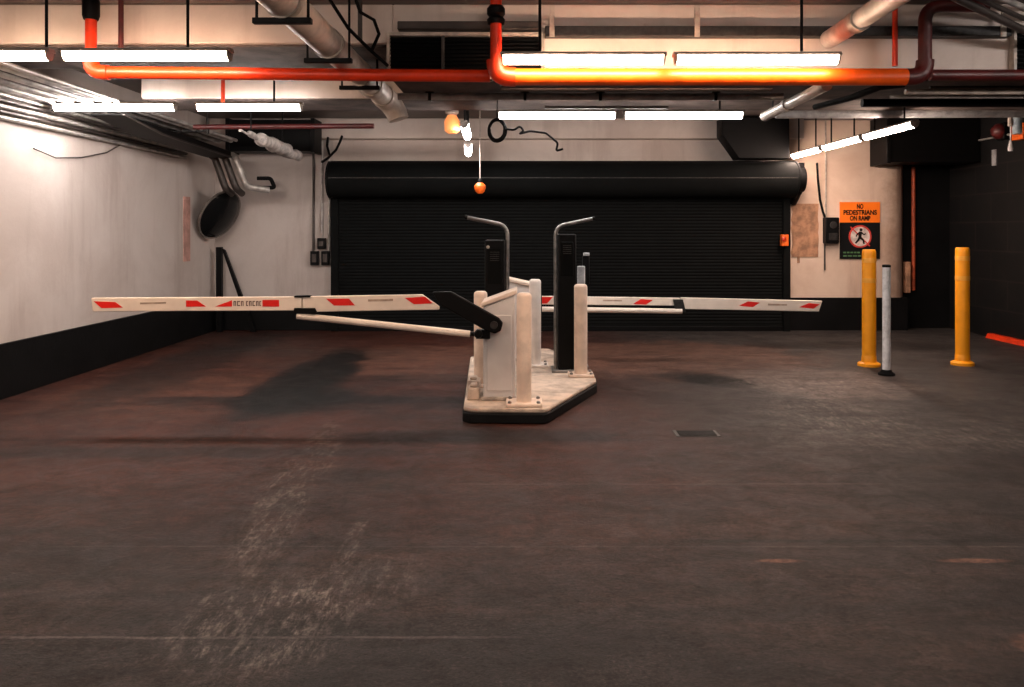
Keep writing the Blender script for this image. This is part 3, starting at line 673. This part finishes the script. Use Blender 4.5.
tag(G().lathe([(.03, 0), (.035, .03), (.02, .1), (.012, .14)], P(1010.5, 151, 10.6), (0, 0, 1), 14).cyl(P(1010.5, 142, 10.6), (PX(1010.5, 10.6), 10.6, ZC-.002), .006, 8).build('pendant_fitting', 'white_post'), 'tiny white pendant fitting before the black wall', 'fitting')
tag(G().box(XR - .1, XR, 10.75, 11.0, PZ(140, 10.9), PZ(124, 10.9)).box(XR - .115, XR - .1, 10.78, 10.97, PZ(137, 10.9), PZ(127, 10.9)).build('orange_call_point', 'orange', bevel=.008), 'orange box at the right picture edge beside the alarm bell', 'box')
t = thing('hanging_strip', P(966, 168, 11.5), 'narrow grey strip hanging on the black wall', 'strip')
G().box(XR - .02, XR, 11.5, 11.6, PZ(166, 11.6), PZ(150, 11.6)).build('strip_body', 'grey_pipe', t, .003)
# red floor kerb
tag(G().prism([(XR - .115, 4.0, 0), (XR - .004, 4.0, 0), (XR - .004, 4.0, .07), (XR - .085, 4.0, .07)], (0, 7.6, 0)).build('red_kerb', 'red_pipe', bevel=.008), 'red painted kerb strip at the foot of the black right wall', 'kerb')

# ------------------------------------------------------------------ island
KZ = .12
poly = [(-.50, 6.50), (-.44, 6.43), (.15, 6.41), (.20, 6.45), (.70, 7.66), (.71, 7.78), (.62, 9.0), (.30, 9.75), (-.35, 9.75), (-.62, 9.1)]
t = thing('traffic_island', (0, 8, 0), 'raised concrete island with black painted kerb in the middle of the floor', 'traffic island')
cxp, cyp = .04, 8.1
G().prism([(x, y, 0) for x, y in poly], (0, 0, KZ - .035)).build('kerb', 'kerb', t, .012)
G().prism([(cxp + (x - cxp) * .985, cyp + (y - cyp) * .992, KZ - .035) for x, y in poly], (0, 0, .035)).build('top_slab', 'island', t, .012)
gbo = 'cream bollards on the island'


def bollard(x, y, ztop, r, plate, label, mat='bollard'):
    t = thing('bollard', (x, y, KZ), label, 'bollard', gbo)
    G().lathe([(r, 0), (r, ztop - KZ - .03), (r * .93, ztop - KZ - .012), (r * .7, ztop - KZ)], (x, y, KZ + .02), (0, 0, 1), 26).build('post', mat, t)
    G().box(x - plate, x + plate, y - plate * .85, y + plate * .85, KZ, KZ + .028).build('base_plate', mat, t, .008)
    g = G()
    for sx in (-1, 1):
        for sy in (-1, 1): g.lathe([(.016, 0), (.016, .014), (.008, .02)], (x + sx * plate * .78, y + sy * plate * .62, KZ + .028), (0, 0, 1), 6)
    g.build('anchor_bolts', 'grey_metal', t)


bollard(0.0, 6.60, 1.02, .062, .15, 'cream bollard at the front of the island, right of the grey cabinet')
bollard(-.40, 7.38, .975, .062, .10, 'cream bollard half hidden behind the left side of the front cabinet')
bollard(.117, 8.47, 1.02, .063, .14, 'pale white bollard behind the front one, beside the rear cabinet', 'white_bollard')
bollard(.56, 7.90, 1.005, .066, .125, 'cream bollard at the right tip of the island')
# little kerb blocks at the island left edge
for i, (px, py, yd, s, lb) in enumerate([(469, 384, 7.2, .055, 'small cream concrete block on the island left edge, rear one'), (469, 396, 6.85, .05, 'small cream concrete block on the island left edge, front one')]):
    x = -.43 - .02 * (1 - i)
    tag(G().prism([(x - s, yd - .09, KZ), (x + s, yd - .09, KZ), (x + s, yd + .09, KZ), (x - s, yd + .09, KZ)], (0, 0, .10)).box(x - s * .6, x + s * .6, yd - .06, yd + .06, KZ + .1, KZ + .125).build('concrete_block', 'island', bevel=.02), lb, 'block', 'blocks on the island edge')


def cabinet(x0, x1, y0, y1, zl, zr, t):
    G().prism([(x0, y0, KZ), (x1, y0, KZ), (x1, y0, zr - .04), (x0, y0, zl - .04)], (0, y1 - y0, 0)).build('housing', 'cabinet', t, .012)
    e = .015
    G().prism([(x0 - e, y0 - e, zl - .04), (x1 + e, y0 - e, zr - .04), (x1 + e, y0 - e, zr), (x0 - e, y0 - e, zl)], (0, y1 - y0 + 2 * e, 0)).build('lid', 'cabinet_lid', t, .01)
    G().box(x0 - .02, x1 + .02, y0 - .02, y1 + .02, KZ, KZ + .03).build('plinth', 'pale', t, .006)


def quad(pts, y, d): return [(PX(a, y), y, PZ(b, y)) for a, b in pts], (0, d, 0)


# barrier gate 1
t = thing('barrier_gate', (-.21, 6.93, KZ), 'front barrier gate with grey cabinet and folded striped arm reaching left', 'barrier gate', 'barrier gates on the island')
cabinet(-.345, -.075, 6.76, 7.14, .945, 1.055, t)
G().box(-.315, -.105, 6.748, 6.76, .2, .84).build('door', 'cabinet', t, .006)
YA = 6.60
left = G().prism(*quad([(91, 298), (301.5, 296.7), (301.5, 310.6), (92.5, 311.6)], YA, .05)).build('arm_outer', 'arm', t, .006)
right = G().prism(*quad([(302.5, 296.5), (422, 294.6), (439, 306.5), (439, 309.8), (302.5, 312)], YA, .05)).build('arm_inner', 'arm', t, .006)
for par, marks in ((left, [[(93.5, 301.3), (115, 302), (123, 307.6), (101.5, 308.2)], [(186, 300.5), (197, 300.5), (206, 306.6), (186, 306.8)], [(215, 306.6), (232, 300.2), (232, 306.6)], [(262.5, 300), (279, 300), (279, 306.6), (262.5, 306.6)]]),
                   (right, [[(326, 298.8), (349, 298.6), (355, 305.4), (334, 305.6)], [(404.6, 298), (425, 296.6), (432.5, 303.3), (414, 304.3)]])):
    for m_ in marks: G().prism(*quad(m_, YA - .002, .003)).build('red_mark', 'arm_red', par)
g = G()
for i, (a, b) in enumerate([(233.5, 236), (237, 240), (241, 243.5), (246, 248), (249, 251.5), (252.5, 255), (256, 258.5), (259.3, 261)]):
    g.prism(*quad([(a, 301), (b, 301), (b, 302), (a, 302)], YA - .002, .003)); g.prism(*quad([(a, 302), (a + .9, 302), (a + .9, 306), (a, 306)], YA - .002, .003))
    if i % 2: g.prism(*quad([(a + .9, 305), (b, 305), (b, 306), (a + .9, 306)], YA - .002, .003))
    else: g.prism(*quad([(b - .8, 302), (b, 302), (b, 306), (b - .8, 306)], YA - .002, .003))
g.build('worn_lettering', 'worn_ink', left)
G().prism(*quad([(140, 302.6), (166, 302), (166, 303.5), (140, 304.3)], YA - .002, .003)).build('worn_print', 'smudge', left)
G().prism(*quad([(368, 299.4), (393, 298.8), (393, 301), (368, 301.6)], YA - .002, .003)).build('worn_print', 'smudge', right)
G().prism(*quad([(294, 295.8), (310, 295.6), (310, 297.4), (294, 297.6)], YA - .01, .07)).prism(*quad([(294, 308), (315, 308), (317, 312.5), (312, 314), (293, 313.5)], YA - .01, .07)).build('fold_hinge', 'black', t, .004)
a, b = P(297, 315.8, YA + .02), P(470, 334, YA + .06)
G().cyl(a, b, .028, 16).build('stay_rod', 'arm', t)
G().cyl(b, P(478, 334.5, YA + .09), .018, 12).lathe([(.03, 0), (.036, .02), (.036, .05), (.03, .07)], P(478, 334.5, 6.6), (0, 1, 0), 16).prism([P(476, 330, 6.68), P(490, 330, 6.68), P(490, 339, 6.68), P(476, 339, 6.68)], (0, .08, 0)).build('stay_joint', 'black', t, .003)
G().prism(*quad([(432, 292), (451, 291.5), (499, 318), (503, 323), (501, 331), (495, 334), (486, 331), (440, 305)], 6.655, .045)).build('link_arm', 'black', t, .012)
G().cyl((PX(494, 6.66), 6.64, PZ(325, 6.66)), (PX(494, 6.66), 6.77, PZ(325, 6.66)), .032, 18).build('pivot', 'steel_dark', t)
# barrier gate 2
t = thing('barrier_gate', (-.06, 8.98, KZ), 'rear barrier gate with slanted grey cabinet and striped arm reaching right', 'barrier gate', 'barrier gates on the island')
cabinet(-.175, .06, 8.8, 9.13, 1.035, .975, t)
YA = 9.22
inner = G().prism(*quad([(530, 296), (680, 298), (680, 305.6), (530, 304.5)], YA, .05)).build('arm_inner', 'arm', t, .006)
outer = G().prism(*quad([(681, 297.6), (822.5, 301), (819, 311.6), (681, 309)], YA - .02, .055)).build('arm_outer', 'arm', t, .006)
for m_ in [[(538, 297), (553, 297), (547, 303.5), (538, 303.5)], [(633, 304), (641, 299), (653, 300), (646, 304.6)]]:
    G().prism(*quad(m_, YA - .002, .003)).build('red_mark', 'arm_red', inner)
for m_ in [[(739, 305.8), (748, 301.3), (760, 302.6), (753, 307)], [(799, 307.2), (809, 303.2), (820, 304.3), (813.5, 308.6)]]:
    G().prism(*quad(m_, YA - .022, .003)).build('red_mark', 'arm_red', outer)
G().prism(*quad([(603, 299.6), (622, 299.8), (622, 301.4), (603, 301.2)], YA - .002, .003)).build('worn_print', 'smudge', inner)
G().prism(*quad([(768, 303.6), (787, 304), (787, 305.8), (768, 305.4)], YA - .022, .003)).build('worn_print', 'smudge', outer)
G().cyl(P(534, 309, YA - .02), P(682, 311.2, YA - .02), .03, 14).build('stay_rod', 'arm', t)
G().prism(*quad([(673, 299.4), (683, 299.4), (686, 312), (676, 312)], YA - .03, .02)).build('fold_hinge', 'steel_dark', t, .003)
G().prism(*quad([(520, 292), (528, 290), (542, 296), (542, 312), (526, 312)], 9.15, .06)).build('pivot_bracket', 'black', t, .006)


# gooseneck intercom stands
def stand(xp, y, px0, px1, ptop, tip, bend, label):
    t = thing('intercom_stand', (xp, y, KZ), label, 'intercom stand', 'gooseneck intercom stands on the island')
    x0, x1 = PX(px0, y), PX(px1, y)
    G().box(x0, x1, y - .04, y + .2, KZ + .03, PZ(ptop, y)).build('pillar', 'black', t, .012)
    G().box(min(x0, xp) - .04, max(x1, xp) + .04, y - .055, y + .22, KZ, KZ + .03).build('base_plate', 'grey_metal', t, .006)
    G().box(x0 + .03, x1 - .03, y - .048, y - .04, PZ(ptop, y) - .42, PZ(ptop, y) - .08).build('speaker_panel', 'shutter', t, .004)
    g = G()
    for i in range(5): g.box(x0 + .05, x1 - .05, y - .052, y - .048, PZ(ptop, y) - .2 + .02 * i, PZ(ptop, y) - .193 + .02 * i)
    g.build('speaker_grille', 'steel_dark', t)
    tx, tz = tip; p2 = Vector((PX(tx, y), y, PZ(tz, y))); p1 = Vector((xp, y, PZ(bend, y)))
    G().tube(bent([Vector((xp, y, KZ + .02)), p1, p2], .10), .0185, 14).build('gooseneck_pole', 'grey_metal', t)
    d = (p2 - p1).normalized()
    G().cyl(p2 - d * .005, p2 + d * .02, .021, 14).build('end_cap', 'black', t)
    return t


t = stand(PX(507.5, 7.72), 7.72, 485, 504.5, 240, (467, 217.5), 225.5, 'left gooseneck intercom stand, its grey pole bending left over the black pillar')
G().lathe([(.016, 0), (.016, .01), (.008, .016)], (PX(488, 7.68), 7.676, PZ(247, 7.68)), (0, -1, 0), 12).build('indicator', 'pale', t)
stand(PX(555.5, 8.1), 8.1, 558, 576, 234, (593, 218.5), 226.5, 'right gooseneck intercom stand, its grey pole bending right over the black pillar')
t = thing('card_reader', (.60, 8.45, KZ), 'grey slim card reader post with black head behind the right island bollard', 'card reader')
G().box(PX(577.5, 8.45), PX(585, 8.45), 8.42, 8.5, KZ, PZ(266, 8.45)).build('post', 'grey_pipe', t, .01)
G().box(PX(583, 8.45), PX(590, 8.45), 8.51, 8.58, PZ(285, 8.45), PZ(256, 8.45)).build('head', 'black', t, .012)
G().box(PX(584, 8.45), PX(590, 8.45), 8.5, 8.575, PZ(256, 8.45), PZ(253, 8.45)).build('head_top', 'grey_pipe', t, .004)
G().box(PX(576.5, 8.45), PX(588, 8.45), 8.40, 8.6, KZ, KZ + .02).build('base_plate', 'grey_pipe', t, .004)


# yellow bollards and white post
def ybollard(px, base, top, label):
    y = 1240 / (base - 3.2 - HY); x = PX(px, y); h = PZ(top, y)
    t = thing('safety_bollard', (x, y, 0), label, 'bollard', 'yellow safety bollards')
    r = .076
    G().lathe([(r, .02), (r, h - .05), (r * .98, h - .02), (r * .86, h)], (x, y, 0), (0, 0, 1), 30).build('post', 'yellow', t)
    G().lathe([(.125, 0), (.125, .03), (.10, .045), (.082, .05), (.08, .11), (.076, .12)], (x, y, 0), (0, 0, 1), 30).build('foot', 'yellow', t)
    for z in (h - .15, h - .38):
        G().lathe([(r, 0), (r + .0025, .002), (r + .0025, .05), (r, .052)], (x, y, z), (0, 0, 1), 30).build('reflective_band', 'yellow_band', t)


ybollard(869, 369, 249.5, 'yellow bollard in front of the sign, beside the thin white post')
ybollard(962.5, 368, 247.5, 'yellow bollard standing alone near the black right wall')
y = 8.61; x = PX(886.5, y); h = PZ(264.5, y)
t = thing('delineator_post', (x, y, 0), 'thin white flexible post with black foot beside the yellow bollard', 'post')
G().lathe([(.042, .04), (.042, h - .03)], (x, y, 0), (0, 0, 1), 22).build('post', 'white_post', t)
G().lathe([(.043, h - .03), (.044, h - .005), (.03, h)], (x, y, 0), (0, 0, 1), 22).build('cap', 'black', t)
G().lathe([(.085, 0), (.085, .02), (.06, .035), (.05, .06)], (x, y, 0), (0, 0, 1), 22).build('foot', 'rubber', t)
# drain cover
t = thing('drain_cover', (PX(697, 6.1), 6.1, 0), 'small rectangular iron drain cover in the floor right of the island', 'drain cover')
x0, x1 = PX(676, 6.1), PX(717, 6.1)
G().box(x0 - .01, x1 + .01, 6.02, 6.2, 0, .006).build('frame', 'grey_metal', t)
g = G()
for i in range(5): g.box(x0 + .015, x1 - .015, 6.035 + .031 * i, 6.052 + .031 * i, .004, .012)
g.build('grate', 'steel_dark', t)

for o in bpy.data.objects:
    if '_o' in o: del o['_o']

# ------------------------------------------------------------------ camera, world, view
cam = bpy.data.cameras.new('camera'); co = bpy.data.objects.new('camera', cam); COL.objects.link(co)
co.location = (0, 0, CAMH); co.rotation_euler = (math.pi / 2, 0, 0)
cam.sensor_fit = 'HORIZONTAL'; cam.sensor_width = 36; cam.lens = F * 36 / 1024
cam.shift_x = (512 - CX) / 1024; cam.shift_y = -(343.5 - HY) / 1024
cam.clip_start = .05
SC.camera = co
w = bpy.data.worlds.new('world'); SC.world = w; w.use_nodes = True
w.node_tree.nodes['Background'].inputs[0].default_value = (.05, .05, .05, 1); w.node_tree.nodes['Background'].inputs[1].default_value = .2
SC.view_settings.view_transform = 'Standard'; SC.view_settings.look = 'None'; SC.view_settings.gamma = 1; SC.view_settings.use_curve_mapping = False
SC.view_settings.exposure = 2.1
SC.cycles.max_bounces = 6
SC.cycles.use_denoising = True
